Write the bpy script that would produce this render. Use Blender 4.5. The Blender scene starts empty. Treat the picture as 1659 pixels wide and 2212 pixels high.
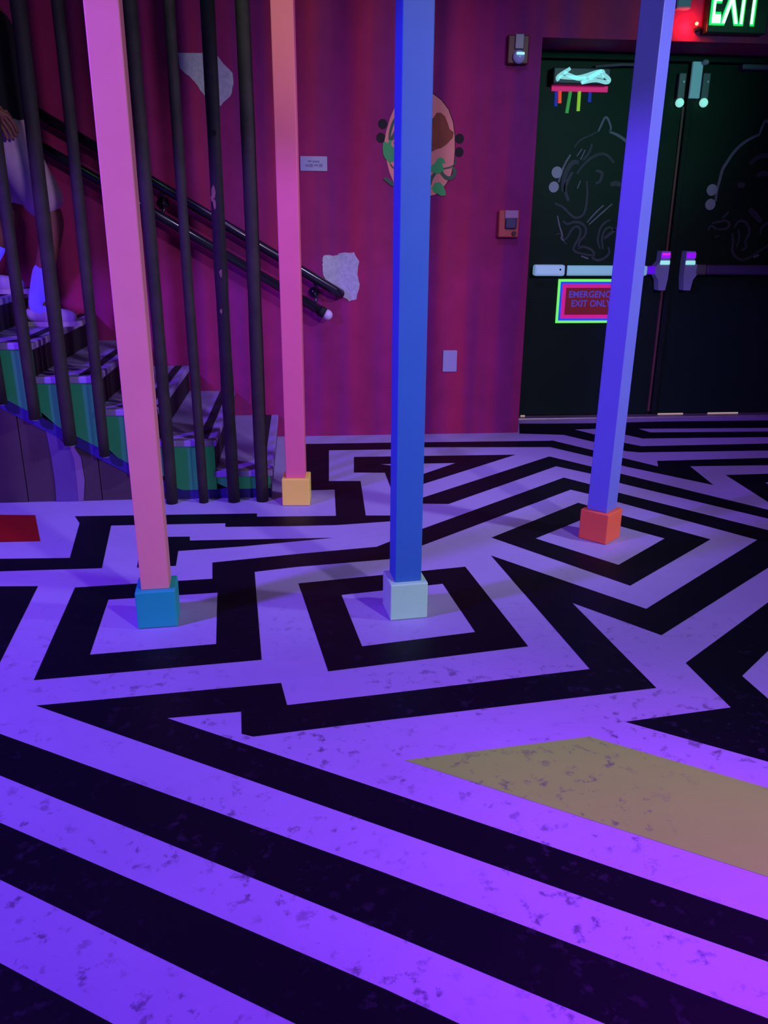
import bpy, bmesh, math, random
from mathutils import Vector, Matrix
from mathutils.geometry import tessellate_polygon
random.seed(7)
S = bpy.context.scene
COL = S.collection
S.view_settings.view_transform = 'Standard'
S.view_settings.look = 'None'

# ------------------------------------------------------------------ camera calibration
F = 1790.0; CX, CY = 829.5, 1106.0; H = 1.27
XC = Vector((0.995302369081781, 0.025185579677367162, -0.09348198049094263))    # wall direction seen by the camera
ZC = Vector((0.0073295907842020015, 0.9431977204075639, 0.33215107604358435))   # up
ZC.normalize(); XC = (XC - ZC * XC.dot(ZC)).normalized(); YC = ZC.cross(XC)
def ray(px, py):
    r = Vector(((px - CX) / F, -(py - CY) / F, -1.0))
    return Vector((r.dot(XC), r.dot(YC), r.dot(ZC)))
def onfloor(px, py, z=0.0):
    d = ray(px, py); t = (z - H) / d.z
    return Vector((t * d.x, t * d.y, z))
def onwall(px, py, y):
    d = ray(px, py); t = y / d.y
    return Vector((t * d.x, y, H + t * d.z))
cam = bpy.data.cameras.new('camera'); cam.sensor_fit = 'VERTICAL'; cam.sensor_height = 36.0
cam.lens = F * 36.0 / 2212.0; cam.clip_start = 0.02
camo = bpy.data.objects.new('camera', cam); COL.objects.link(camo)
R = Matrix((XC, YC, ZC)).to_4x4()          # camera axes -> world
camo.matrix_world = Matrix.Translation((0, 0, H)) @ R
S.camera = camo

WALL = 5.04; DOOR = 5.43; STAIR = 3.845; CEIL = 3.5

# ------------------------------------------------------------------ materials
def mat(name, col, rough=0.6, metal=0.0, emit=None, es=0.0, noise=0.0, nscale=8.0, bump=0.0, spec=0.4):
    m = bpy.data.materials.new(name); m.use_nodes = True
    nt = m.node_tree; b = nt.nodes['Principled BSDF']
    b.inputs['Base Color'].default_value = (*col, 1); b.inputs['Roughness'].default_value = rough
    b.inputs['Metallic'].default_value = metal; b.inputs['Specular IOR Level'].default_value = spec
    if emit:
        b.inputs['Emission Color'].default_value = (*emit, 1); b.inputs['Emission Strength'].default_value = es
    tc = nt.nodes.new('ShaderNodeTexCoord'); n = nt.nodes.new('ShaderNodeTexNoise')
    n.inputs['Scale'].default_value = nscale; n.inputs['Detail'].default_value = 6
    nt.links.new(tc.outputs['Object'], n.inputs['Vector'])
    mx = nt.nodes.new('ShaderNodeMix'); mx.data_type = 'RGBA'
    k = 1.0 - noise
    mx.inputs[6].default_value = (*[c * k for c in col], 1); mx.inputs[7].default_value = (*[min(1, c * (1 + noise)) for c in col], 1)
    nt.links.new(n.outputs['Fac'], mx.inputs[0]); nt.links.new(mx.outputs[2], b.inputs['Base Color'])
    if bump:
        bp = nt.nodes.new('ShaderNodeBump'); bp.inputs['Strength'].default_value = bump; bp.inputs['Distance'].default_value = 0.01
        nt.links.new(n.outputs['Fac'], bp.inputs['Height']); nt.links.new(bp.outputs['Normal'], b.inputs['Normal'])
    return m

def floor_paint(name, col, dirt, amount, rough, spec=0.3):
    """painted concrete with clustered scuffs and specks"""
    m = bpy.data.materials.new(name); m.use_nodes = True
    nt = m.node_tree; L = nt.links.new; b = nt.nodes['Principled BSDF']
    b.inputs['Roughness'].default_value = rough; b.inputs['Specular IOR Level'].default_value = spec
    tc = nt.nodes.new('ShaderNodeTexCoord')
    def noise(sc, det, r=0.6):
        n = nt.nodes.new('ShaderNodeTexNoise'); n.inputs['Scale'].default_value = sc
        n.inputs['Detail'].default_value = det; n.inputs['Roughness'].default_value = r
        L(tc.outputs['Object'], n.inputs['Vector']); return n
    def ramp(n, a, bb):
        r = nt.nodes.new('ShaderNodeMapRange'); r.inputs[1].default_value = a; r.inputs[2].default_value = bb
        L(n.outputs['Fac'], r.inputs[0]); return r
    fine = ramp(noise(25, 6, 0.64), 0.56, 0.65)
    patch = ramp(noise(2.6, 3), 0.40, 0.57)
    mul = nt.nodes.new('ShaderNodeMath'); mul.operation = 'MULTIPLY'; L(fine.outputs[0], mul.inputs[0]); L(patch.outputs[0], mul.inputs[1])
    m2 = nt.nodes.new('ShaderNodeMath'); m2.operation = 'MULTIPLY'; L(mul.outputs[0], m2.inputs[0]); m2.inputs[1].default_value = amount
    # foot traffic has scuffed the open floor more than the corner by the posts
    sx = nt.nodes.new('ShaderNodeSeparateXYZ'); L(tc.outputs['Object'], sx.inputs[0])
    tr = nt.nodes.new('ShaderNodeMapRange'); tr.inputs[1].default_value = 2.7; tr.inputs[2].default_value = 1.9; tr.inputs[3].default_value = 0.12
    L(sx.outputs['Y'], tr.inputs[0])
    m3 = nt.nodes.new('ShaderNodeMath'); m3.operation = 'MULTIPLY'; L(m2.outputs[0], m3.inputs[0]); L(tr.outputs[0], m3.inputs[1]); m2 = m3
    big = ramp(noise(1.7, 5), 0.3, 0.75)
    c1 = nt.nodes.new('ShaderNodeMix'); c1.data_type = 'RGBA'
    c1.inputs[6].default_value = (*col, 1); c1.inputs[7].default_value = (*[c * 0.84 for c in col], 1)
    L(big.outputs[0], c1.inputs[0])
    c2 = nt.nodes.new('ShaderNodeMix'); c2.data_type = 'RGBA'
    L(c1.outputs[2], c2.inputs[6]); c2.inputs[7].default_value = (*dirt, 1); L(m2.outputs[0], c2.inputs[0])
    L(c2.outputs[2], b.inputs['Base Color'])
    return m

def wall_paint():
    """magenta wall colour varied in vertical streaks of red and violet"""
    m = bpy.data.materials.new('magenta_streaked_wall'); m.use_nodes = True
    nt = m.node_tree; L = nt.links.new; b = nt.nodes['Principled BSDF']
    b.inputs['Roughness'].default_value = 0.75; b.inputs['Specular IOR Level'].default_value = 0.2
    tc = nt.nodes.new('ShaderNodeTexCoord'); mp = nt.nodes.new('ShaderNodeMapping')
    mp.inputs['Scale'].default_value = (5.6, 1, 0.22); mp.inputs['Location'].default_value = (0.35, 0, 0)
    L(tc.outputs['Object'], mp.inputs['Vector'])
    n = nt.nodes.new('ShaderNodeTexNoise'); n.inputs['Scale'].default_value = 1.0; n.inputs['Detail'].default_value = 2
    L(mp.outputs[0], n.inputs['Vector'])
    r = nt.nodes.new('ShaderNodeMapRange'); r.inputs[1].default_value = 0.36; r.inputs[2].default_value = 0.66
    L(n.outputs['Fac'], r.inputs[0])
    mx = nt.nodes.new('ShaderNodeMix'); mx.data_type = 'RGBA'
    mx.inputs[6].default_value = (0.25, 0.017, 0.175, 1); mx.inputs[7].default_value = (0.46, 0.022, 0.105, 1)  # violet and red tones mixed along the streaks
    L(r.outputs[0], mx.inputs[0])
    n2 = nt.nodes.new('ShaderNodeTexNoise'); n2.inputs['Scale'].default_value = 9; n2.inputs['Detail'].default_value = 5
    L(tc.outputs['Object'], n2.inputs['Vector'])
    m2 = nt.nodes.new('ShaderNodeMix'); m2.data_type = 'RGBA'; m2.blend_type = 'MULTIPLY'; m2.inputs[0].default_value = 0.35
    L(mx.outputs[2], m2.inputs[6]); L(n2.outputs['Fac'], m2.inputs[7])
    L(m2.outputs[2], b.inputs['Base Color'])
    return m

M = {}
M['white_paint'] = floor_paint('lilac_white_floor_paint', (0.41, 0.36, 0.64), (0.07, 0.05, 0.10), 0.75, 0.5)
M['black_paint'] = floor_paint('black_floor_paint', (0.004, 0.003, 0.009), (0.030, 0.022, 0.05), 0.55, 0.5, 0.16)
M['yellow_paint'] = floor_paint('yellow_floor_paint', (0.30, 0.80, 0.075), (0.10, 0.13, 0.09), 0.7, 0.5)
M['red_paint'] = floor_paint('red_floor_paint', (0.32, 0.007, 0.004), (0.12, 0.01, 0.01), 0.3, 0.5)
M['wall'] = wall_paint()
M['dark'] = mat('dark_ceiling', (0.01, 0.008, 0.014), 0.9)
M['side'] = mat('dark_side_wall', (0.03, 0.012, 0.03), 0.85, noise=0.3)
M['door'] = mat('dark_green_door_paint', (0.007, 0.022, 0.015), 0.55, noise=0.15, spec=0.12)
M['frame'] = mat('dark_door_frame', (0.009, 0.018, 0.015), 0.6, noise=0.15, spec=0.15)
M['alu'] = mat('worn_aluminium', (0.50, 0.46, 0.48), 0.38, 0.7, noise=0.3, nscale=14)
M['chrome'] = mat('satin_push_bar_metal', (0.55, 0.85, 0.88), 0.35, 0.3)
M['bright_bar'] = mat('bright_push_bar_metal', (0.45, 0.80, 0.85), 0.4, 0.2, emit=(0.16, 0.42, 0.52), es=0.55, noise=0.1)  # no lamp inside, glow put into the colour so the bar looks lit
M['dim_bar'] = mat('dim_push_bar_metal', (0.11, 0.07, 0.22), 0.4, 0.3, noise=0.2)  # darker copy of the push bar metal, without the glow
M['plate'] = mat('pale_blue_plate', (0.35, 0.60, 0.68), 0.5, noise=0.1, emit=(0.05, 0.13, 0.16), es=0.7)  # faint cyan glow added, as the lamps give little green
M['latch'] = mat('grey_latch_metal', (0.16, 0.14, 0.18), 0.45, 0.4, noise=0.2)
M['glow_mint'] = mat('mint_glowing_plastic', (0.5, 1.0, 0.9), 0.4, emit=(0.30, 0.85, 0.72), es=0.8)
M['seam'] = mat('reddish_seal', (0.14, 0.05, 0.05), 0.6, noise=0.3)
M['violet_glow'] = mat('violet_fluorescent_tip', (0.4, 0.05, 0.9), 0.4, emit=(0.30, 0.0, 0.95), es=0.8)
M['pink_glow'] = mat('pink_fluorescent_tip', (0.9, 0.05, 0.6), 0.4, emit=(0.85, 0.01, 0.6), es=0.9)
M['chalk'] = mat('grey_chalk_line', (0.17, 0.165, 0.22), 0.8, noise=0.3, nscale=30)
M['chalk_dim'] = mat('faint_chalk_line', (0.052, 0.058, 0.075), 0.8, noise=0.3, nscale=30)
M['chalk_dot'] = mat('pale_dot_paint', (0.34, 0.33, 0.44), 0.8, noise=0.1)
def fluo(name, col, es=0.5, base=None):
    return mat(name, base or col, 0.6, emit=col, es=es, noise=0.05)
M['f_pink'] = fluo('fluorescent_pink', (0.62, 0.012, 0.16), 0.65)
M['f_red'] = fluo('fluorescent_orange', (0.95, 0.06, 0.02), 0.7)
M['f_green'] = fluo('fluorescent_green', (0.03, 0.26, 0.05), 0.8)
M['f_lime'] = fluo('fluorescent_lime', (0.22, 0.48, 0.03), 0.8)
M['f_blue'] = fluo('fluorescent_blue', (0.01, 0.03, 0.34), 0.7)
M['s_lime'] = fluo('sign_lime_border', (0.16, 0.92, 0.10), 0.85)
M['s_blue'] = fluo('sign_blue_border', (0.01, 0.05, 0.9), 0.9)
M['s_pink'] = fluo('sign_pink_border', (0.58, 0.010, 0.22), 0.75)
M['s_red'] = fluo('sign_maroon_panel', (0.11, 0.006, 0.012), 0.8)
M['s_text'] = fluo('sign_blue_lettering', (0.055, 0.035, 0.36), 0.9)
M['scrib'] = fluo('pale_cyan_paint', (0.26, 0.62, 0.64), 0.75)
M['closer'] = mat('dark_door_closer', (0.035, 0.03, 0.06), 0.45, noise=0.2)
M['p_pink'] = mat('pink_post_paint', (0.86, 0.33, 0.31), 0.55, noise=0.06)
M['p_magenta'] = mat('magenta_post_paint', (0.74, 0.15, 0.23), 0.55, noise=0.06)
M['p_blue'] = mat('blue_post_paint', (0.028, 0.165, 0.47), 0.5, noise=0.06)
M['p_violet'] = mat('violet_blue_post_paint', (0.15, 0.18, 0.60), 0.5, noise=0.06)
M['b_teal'] = mat('teal_box_paint', (0.012, 0.50, 0.40), 0.55, noise=0.08)
M['b_yellow'] = mat('yellow_box_paint', (0.95, 0.72, 0.10), 0.55, noise=0.08)
M['b_mint'] = mat('mint_box_paint', (0.44, 0.95, 0.52), 0.55, noise=0.08)
M['b_orange'] = mat('orange_box_paint', (0.85, 0.14, 0.055), 0.55, noise=0.08)
M['bar'] = mat('rusty_dark_pipe', (0.030, 0.024, 0.024), 0.7, 0.0, noise=0.6, spec=0.2, nscale=11, bump=0.4)
M['rust'] = mat('worn_rust_patch', (0.26, 0.13, 0.10), 0.8, noise=0.4, nscale=40)
M['hole'] = mat('drilled_hole_black', (0.004, 0.003, 0.004), 0.9)
M['ferrule'] = mat('pale_pipe_end', (0.35, 0.32, 0.42), 0.5, noise=0.2)
M['rail'] = mat('black_gloss_handrail', (0.010, 0.009, 0.018), 0.22, 0.0, noise=0.2, spec=0.7)
M['rail_cap'] = mat('pale_rail_end_ball', (0.60, 0.45, 0.70), 0.5)
M['tread'] = mat('lilac_tread_paint', (0.30, 0.22, 0.52), 0.6, noise=0.3, nscale=5)
M['strip'] = mat('black_grip_strip', (0.010, 0.007, 0.014), 0.8)
M['riser'] = mat('black_riser_paint', (0.012, 0.008, 0.016), 0.7, noise=0.2)
M['riser_lilac'] = mat('dull_lilac_riser_paint', (0.12, 0.085, 0.2), 0.7, noise=0.3)
M['green'] = mat('green_stair_side_paint', (0.016, 0.19, 0.095), 0.6, noise=0.3, nscale=4, emit=(0.006, 0.06, 0.04), es=0.5)  # faint glow added to the colour to lift the bar shadows
M['blue_trim'] = mat('navy_stair_edge_paint', (0.028, 0.016, 0.20), 0.6, noise=0.2)
M['plank'] = mat('dark_brown_plank', (0.050, 0.030, 0.040), 0.75, noise=0.4, nscale=6)
M['swash'] = mat('violet_swash', (0.085, 0.048, 0.19), 0.75, noise=0.3, nscale=5)
M['swash_edge'] = mat('lilac_swash_edge', (0.17, 0.10, 0.22), 0.75, noise=0.3, nscale=9)
M['plaster'] = mat('bare_white_plaster', (0.42, 0.42, 0.50), 0.9, noise=0.3, nscale=45, bump=0.5)
M['paper'] = mat('white_plastic_plate', (0.34, 0.33, 0.52), 0.6, noise=0.06)
M['ink'] = mat('grey_sign_ink', (0.20, 0.19, 0.32), 0.8)
M['m_pink'] = mat('mural_salmon_paint', (0.72, 0.25, 0.22), 0.8, noise=0.1)
M['m_green'] = mat('mural_green_paint', (0.045, 0.27, 0.10), 0.8, noise=0.2, emit=(0.01, 0.07, 0.025), es=0.4)
M['m_dkgreen'] = mat('mural_dark_green_paint', (0.05, 0.11, 0.07), 0.8, noise=0.2)
M['m_brown'] = mat('mural_brown_paint', (0.22, 0.055, 0.03), 0.8, noise=0.4, nscale=14)
M['m_black'] = mat('mural_black_paint', (0.012, 0.008, 0.014), 0.8)
M['alarm'] = mat('dark_red_alarm_plastic', (0.10, 0.010, 0.010), 0.45, noise=0.1)
M['pull'] = mat('faded_red_pull_station', (0.42, 0.055, 0.06), 0.5, noise=0.15)
M['pull_lt'] = mat('pale_pull_handle', (0.34, 0.18, 0.34), 0.5)
M['pull_dk'] = mat('dark_blue_pull_label', (0.035, 0.03, 0.10), 0.5)
M['lens'] = mat('clear_strobe_lens', (0.32, 0.35, 0.55), 0.2, emit=(0.03, 0.03, 0.10), es=0.5)
M['sign_body'] = mat('black_sign_housing', (0.012, 0.022, 0.014), 0.4, noise=0.1)
M['exit_core'] = mat('exit_letter_light', (0.8, 1, 0.9), 0.4, emit=(0.70, 1.0, 0.80), es=1.3)
M['exit_rim'] = mat('exit_letter_green_rim', (0.0, 0.8, 0.15), 0.4, emit=(0.0, 0.62, 0.09), es=1.0)
M['led'] = mat('red_indicator_light', (1, 0.3, 0.15), 0.4, emit=(1.0, 0.35, 0.15), es=3.0)
M['greybox'] = mat('blue_grey_box_plastic', (0.22, 0.22, 0.36), 0.5, noise=0.1)
M['skin'] = mat('skin', (0.22, 0.07, 0.045), 0.6, noise=0.1)
M['shirt'] = mat('black_shirt_cloth', (0.008, 0.008, 0.010), 0.9, noise=0.2)
M['shorts'] = mat('pale_grey_shorts_cloth', (0.58, 0.38, 0.52), 0.9, noise=0.15, nscale=12)
M['sock'] = mat('white_fluorescent_sock', (0.16, 0.16, 0.5), 0.9, emit=(0.05, 0.02, 0.95), es=0.85, noise=0.15, nscale=20)
M['shoe'] = mat('white_shoe', (0.36, 0.28, 0.42), 0.7, noise=0.15)
M['sole'] = mat('pale_shoe_sole', (0.42, 0.36, 0.40), 0.8)
M['hair'] = mat('dark_hair', (0.02, 0.013, 0.010), 0.7, noise=0.4, nscale=30)
M['eye'] = mat('eye_white', (0.7, 0.7, 0.7), 0.3)

# ------------------------------------------------------------------ mesh helpers
class MB:
    def __init__(s): s.bm = bmesh.new(); s.mi = 0
    def _f(s, vs, mi=None):
        try:
            f = s.bm.faces.new(vs); f.material_index = s.mi if mi is None else mi; return f
        except ValueError: return None
    def box(s, c, d, rz=0.0, bev=0.0, mi=None):
        t = bmesh.new(); bmesh.ops.create_cube(t, size=1.0)
        bmesh.ops.scale(t, vec=d, verts=t.verts)
        if bev: bmesh.ops.bevel(t, geom=t.edges[:], offset=bev, segments=2, affect='EDGES', profile=0.5)
        bmesh.ops.transform(t, matrix=Matrix.Translation(c) @ Matrix.Rotation(rz, 4, 'Z'), verts=t.verts)
        s._merge(t, mi); return s
    def _merge(s, t, mi=None):
        mp = {v: s.bm.verts.new(v.co) for v in t.verts}
        for f in t.faces: s._f([mp[v] for v in f.verts], mi)
        t.free()
    def sphere(s, c, r, sc=(1, 1, 1), seg=20, mi=None):
        t = bmesh.new(); bmesh.ops.create_uvsphere(t, u_segments=seg, v_segments=seg // 2, radius=r)
        bmesh.ops.scale(t, vec=sc, verts=t.verts); bmesh.ops.translate(t, vec=c, verts=t.verts); s._merge(t, mi); return s
    def tube(s, pts, rad, n=14, caps=True, wob=0.0, mi=None):
        pts = [Vector(p) for p in pts]; rings = []
        rads = rad if isinstance(rad, (list, tuple)) else [rad] * len(pts)
        prev = None
        for i, p in enumerate(pts):
            a = pts[max(0, i - 1)]; b = pts[min(len(pts) - 1, i + 1)]
            t = (b - a).normalized()
            if prev is None:
                u = t.cross(Vector((0, 0, 1))); u = u if u.length > 1e-3 else t.cross(Vector((0, 1, 0)))
            else: u = prev - t * prev.dot(t)
            u.normalize(); v = t.cross(u); prev = u
            rings.append([s.bm.verts.new(p + (u * math.cos(k * 2 * math.pi / n) + v * math.sin(k * 2 * math.pi / n)) * rads[i] * (1 + random.uniform(-wob, wob))) for k in range(n)])
        for A, B in zip(rings, rings[1:]):
            for k in range(n): s._f([A[k], A[(k + 1) % n], B[(k + 1) % n], B[k]], mi)
        if caps: s._f(rings[0][::-1], mi); s._f(rings[-1], mi)
        return s
    def prism_y(s, pts, y0, y1, mi=None):
        """outline in world x,z extruded from y0 (front) to y1"""
        return s._prism([Vector((p[0], y0, p[1])) for p in pts], Vector((0, y1 - y0, 0)), mi)
    def _prism(s, P, off, mi=None):
        A = [s.bm.verts.new(p) for p in P]; B = [s.bm.verts.new(p + off) for p in P]
        for tri in tessellate_polygon([P]):
            s._f([A[i] for i in tri], mi); s._f([B[i] for i in reversed(tri)], mi)
        for i in range(len(P)):
            j = (i + 1) % len(P); s._f([A[i], A[j], B[j], B[i]], mi)
        return s
    def flat(s, loops, mi=None):
        """flat polygon with holes, facing up"""
        L = [[Vector(p) for p in lp] for lp in loops]
        vs = [s.bm.verts.new(p) for lp in L for p in lp]
        for tri in tessellate_polygon(L): s._f([vs[i] for i in tri], mi)
        return s
    def ribbon(s, pts, wid, y, th=0.0015, mi=None):
        """brush stroke on a wall plane: pts are world points, smoothed"""
        P = smooth([Vector((p[0], 0, p[2])) for p in pts]); n = len(P)
        L, Rr = [], []
        for i, p in enumerate(P):
            t = (P[min(n - 1, i + 1)] - P[max(0, i - 1)]).normalized(); u = Vector((-t.z, 0, t.x))
            k = wid * 0.5 * (0.55 + 0.45 * math.sin(math.pi * (0.12 + 0.76 * i / max(1, n - 1))))
            L.append(p + u * k); Rr.append(p - u * k)
        for i in range(n - 1):
            q = [L[i], L[i + 1], Rr[i + 1], Rr[i]]
            F4 = [s.bm.verts.new((v.x, y - th, v.z)) for v in q]; s._f(F4, mi)
        return s
    def build(s, name, mats, parent=None, smooth_=False):
        bmesh.ops.recalc_face_normals(s.bm, faces=s.bm.faces[:])
        me = bpy.data.meshes.new(name); s.bm.to_mesh(me); s.bm.free()
        for m in (mats if isinstance(mats, list) else [mats]): me.materials.append(m)
        if smooth_:
            for p in me.polygons: p.use_smooth = True
        o = bpy.data.objects.new(name, me); COL.objects.link(o)
        if parent is not None: attach(o, parent)
        return o
def smooth(P, k=4):
    if len(P) < 3: return P
    out = []
    for i in range(len(P) - 1):
        a, b, c, d = P[max(0, i - 1)], P[i], P[i + 1], P[min(len(P) - 1, i + 2)]
        for j in range(k):
            t = j / k
            out.append(0.5 * ((2 * b) + (c - a) * t + (2 * a - 5 * b + 4 * c - d) * t * t + (3 * b - a - 3 * c + d) * t ** 3))
    out.append(P[-1]); return out
def rootpos(o):
    p = Vector(o.location); q = o.parent
    while q is not None: p += Vector(q.location); q = q.parent
    return p
def attach(o, parent):
    o.parent = parent
    o.location = Vector(o.location) - rootpos(parent)      # parents are never rotated
def tag(o, label=None, cat=None, group=None, kind=None):
    for k, v in (('label', label), ('category', cat), ('group', group), ('kind', kind)):
        if v: o[k] = v
    return o
def thing(name, label, cat, loc=(0, 0, 0), group=None):
    o = bpy.data.objects.new(name, None); COL.objects.link(o); o.location = loc
    o.empty_display_size = 0.1
    return tag(o, label, cat, group)
def text_mesh(s, width, height, centre, y, name, m, parent=None, bold=0.0, th=0.001, sp=1.0):
    c = bpy.data.curves.new(name, 'FONT'); c.body = s; c.align_x = 'CENTER'; c.offset = bold; c.resolution_u = 3; c.space_character = sp
    to = bpy.data.objects.new(name + '_tmp', c); COL.objects.link(to)
    dg = bpy.context.evaluated_depsgraph_get(); me = bpy.data.meshes.new_from_object(to.evaluated_get(dg))
    bpy.data.objects.remove(to)
    xs = [v.co.x for v in me.vertices]; ys = [v.co.y for v in me.vertices]
    x0, x1, y0, y1 = min(xs), max(xs), min(ys), max(ys)
    for v in me.vertices:
        fx = ((v.co.x - x0) / (x1 - x0) - 0.5) * width + centre[0]; fz = ((v.co.y - y0) / (y1 - y0) - 0.5) * height + centre[1]
        v.co = (fx, y - th, fz)
    me.name = name; me.materials.clear(); me.materials.append(m)
    o = bpy.data.objects.new(name, me); COL.objects.link(o)
    if parent is not None: attach(o, parent)
    return o

# ------------------------------------------------------------------ floor with its painted pattern (one mesh)
fl = MB()
fl.box((0.4, 1.75, -0.05), (9.2, 8.5, 0.0999), mi=0)
def paint(loops, mi, lift):
    fl.flat([[onfloor(px, py, lift) for px, py in lp] for lp in loops], mi)
BLK, YEL, RED, WHT = 1, 2, 3, 0
# big labyrinth around the left post, running up to the diamond and back down across the foreground
paint([[(162,1269),(459,1250),(459,1215),(640,1196.7),(813.6,1181),(842.5,1169.5),(907.6,1144),(1218,1031.5),(1280,1047.5),(1339,1065),(1659,1145),(1752,1168),
        (1658,1227),(1429,1372),(1236,1302),(1418,1486),(829,1556),(547,1591),(522,1585),(521,1537),(361,1551),(829,1707),(1659,1987),(1900,2068),(1900,2162),
        (1659,2077),(829,1786),(425,1645),(78,1524),(607,1475),(620,1523),(829,1499),(1274,1445),(1061,1200),(1396,1315),(1636,1166),(1337,1085),(1277,1068),
        (1233,1057.5),(907.6,1180),(842.5,1207.5),(640,1224.5),(550,1235),(565,1425),(73,1469)],
       [(234,1295),(470,1280),(467,1391),(194,1414)]], BLK, 0.001)
# ring round the blue post, diamond round the violet post
paint([[(645,1260),(824,1242),(1005,1224),(1141,1396),(709,1450)], [(737.6,1285),(956.5,1260.7),(1026.5,1365),(782,1396)]], BLK, 0.001)
paint([[(1062,1161),(1249,1086),(1347,1114),(1535,1165),(1361.5,1265)], [(1157,1163),(1270,1117),(1436,1163),(1336,1220)]], BLK, 0.001)
# foreground stripes
paint([[(-600,1372),(0,1585),(829,1884.5),(1659,2200),(1900,2290),(1900,2460),(1309,2212),(829,2011),(0,1675),(-600,1432)]], BLK, 0.001)
paint([[(-600,1520),(0,1777),(829,2135),(994,2212),(1500,2440),(1500,2720),(640,2212),(0,1900),(-600,1612)]], BLK, 0.001)
paint([[(-600,1755),(0,2080),(245,2212),(800,2520),(800,2800),(0,2230),(-600,1850)]], BLK, 0.001)
# left margin
paint([[(-300,1268),(82,1266),(-60,1550),(-300,1560)]], BLK, 0.001)
paint([[(-300,1110),(76,1112.5),(87,1169),(0,1171),(-300,1174)]], RED, 0.001)
# band on the left, the block by the yellow box and the band along the wall
paint([[(-300,1211),(0,1207),(151,1205),(172,1130),(162,1115),(555,1109),(555,1116),(722,1114.3),(726,1114.3),(723,1057.4),(625,1060),(625,960),(655,959),(846,956),
        (1190,952),(1191.5,951),(1287,974),(1349,990),(1422,1007.5),(1419.5,995.5),(1659,989),(1860,983),(1860,998.5),(1659,1004.7),(1490.4,1007),(1541,1047.5),(1349,1007),(1285,988),
        (1188.7,965.6),(913,966),(846,970.6),(710.5,972.4),(710.5,1039),(779,1039),(790,1113.5),(880,1113.5),(880,1118),(842.5,1126),(727,1134),(640,1136),(487,1138),(487,1130),(240,1135),(220,1227),(0,1234),(-300,1240)]], BLK, 0.001)
paint([[(764.8,987),(1113.8,982),(849,1066),(831.7,1021),(764.8,1020.5)], [(821,1002.5),(984,1000),(870,1039),(850,1006)]], BLK, 0.001)
paint([[(872,1087),(911,1075.5),(1186,986),(1191.5,987),(1281,1008.5),(1346,1024.4),(1659,1101),(1860,1149),(1860,1168),(1659,1120),(1344.6,1044.6),(1282.5,1024.4),(1201.6,1007),(969,1088.5)]], BLK, 0.001)
# sliver behind the left post
paint([[(330,1160),(410,1159),(410,1167.5),(720,1161.5),(525,1180),(385,1190),(380,1222),(296,1226),(302,1190)]], BLK, 0.001)
# in front of the doors
paint([[(1122,936.5),(1122,915),(1180,915),(1291,914),(1428,910.5),(1659,908),(1860,905.5),(1860,921.5),(1659,924),(1379,926),(1405,934),(1659,932),(1860,930.5),(1860,942),(1659,944),(1388,947),(1379,945),
        (1291,926),(1240.6,927.6),(1291,940),(1353,957.4),(1386.5,963.7),(1659,958),(1860,954),(1860,967),(1659,973),(1382,977),(1353,974.5),(1288,955.7),(1217.5,939.2),(1180,938)]], BLK, 0.001)
# right margin
paint([[(1568,1026),(1760,1020),(1760,1038),(1653,1042),(1700,1075),(1700,1110)]], BLK, 0.001)
paint([[(1481.5,1432),(1658,1302),(1800,1197),(1800,1312),(1658,1407),(1603,1460),(1659,1509),(1800,1632),(1800,1684),(1659,1645),(1351,1559),(1579,1528)]], BLK, 0.001)
paint([[(874,1642),(1274,1591),(1659,1702),(1900,1771),(1900,1971),(1659,1894)]], YEL, 0.001)
floor = fl.build('floor', [M['white_paint'], M['black_paint'], M['yellow_paint'], M['red_paint']])
tag(floor, kind='structure')

# ------------------------------------------------------------------ walls, ceiling
DX0, DX1, DZ = 1.355, 3.40, 2.222           # opening of the door recess
def struct(name, mb, m, parent=None):
    o = mb.build(name, m, parent)
    if parent is None: o['kind'] = 'structure'
    return o
wb = MB()
wb.box(((-4.2 + DX0) / 2, WALL + 0.25, CEIL / 2), (DX0 + 4.2, 0.5, CEIL))
wb.box(((DX0 + DX1) / 2, WALL + 0.25, (DZ + CEIL) / 2), (DX1 - DX0, 0.5, CEIL - DZ))
wb.box(((DX1 + 5.0) / 2, WALL + 0.25, CEIL / 2), (5.0 - DX1, 0.5, CEIL))
struct('wall_back', wb, M['wall'])
struct('wall_left', MB().box((-4.15, 1.5, CEIL / 2), (0.1, 7.9, CEIL)), M['side'])
struct('wall_right', MB().box((4.95, 1.5, CEIL / 2), (0.1, 7.9, CEIL)), M['side'])
struct('ceiling', MB().box((0.4, 1.75, CEIL + 0.05), (9.2, 8.5, 0.1)), M['dark'])

# ------------------------------------------------------------------ double doors
XS = 2.378      # meeting line
struct('trim_1', MB().box((DX0 + 0.05, DOOR + 0.035, DZ / 2), (0.1, 0.11, DZ)).box((DX1 - 0.04, DOOR + 0.035, DZ / 2), (0.08, 0.11, DZ))
       .box(((DX0 + DX1) / 2, DOOR + 0.02, DZ - 0.02), (DX1 - DX0, 0.14, 0.04)), M['frame'])
struct('trim_2', MB().box(((DX0 + DX1) / 2, DOOR - 0.015, 0.008), (DX1 - DX0 - 0.002, 0.11, 0.016), bev=0.004), M['alu'])
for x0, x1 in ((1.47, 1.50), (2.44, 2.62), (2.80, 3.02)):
    MB().box(((x0 + x1) / 2, DOOR - 0.004, 0.0195), (x1 - x0, 0.006, 0.007)).build('light_leak_strip', mat('daylight_under_door', (0.5, 0.4, 0.3), 0.5, emit=(0.42, 0.30, 0.22), es=0.8), bpy.data.objects['trim_2'])  # glowing strips added to stand for daylight leaking under the doors
def door(name, x0, x1):
    return struct(name, MB().box(((x0 + x1) / 2, DOOR + 0.025, 1.10), (x1 - x0, 0.05, 2.155), bev=0.004), M['door'])
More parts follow.
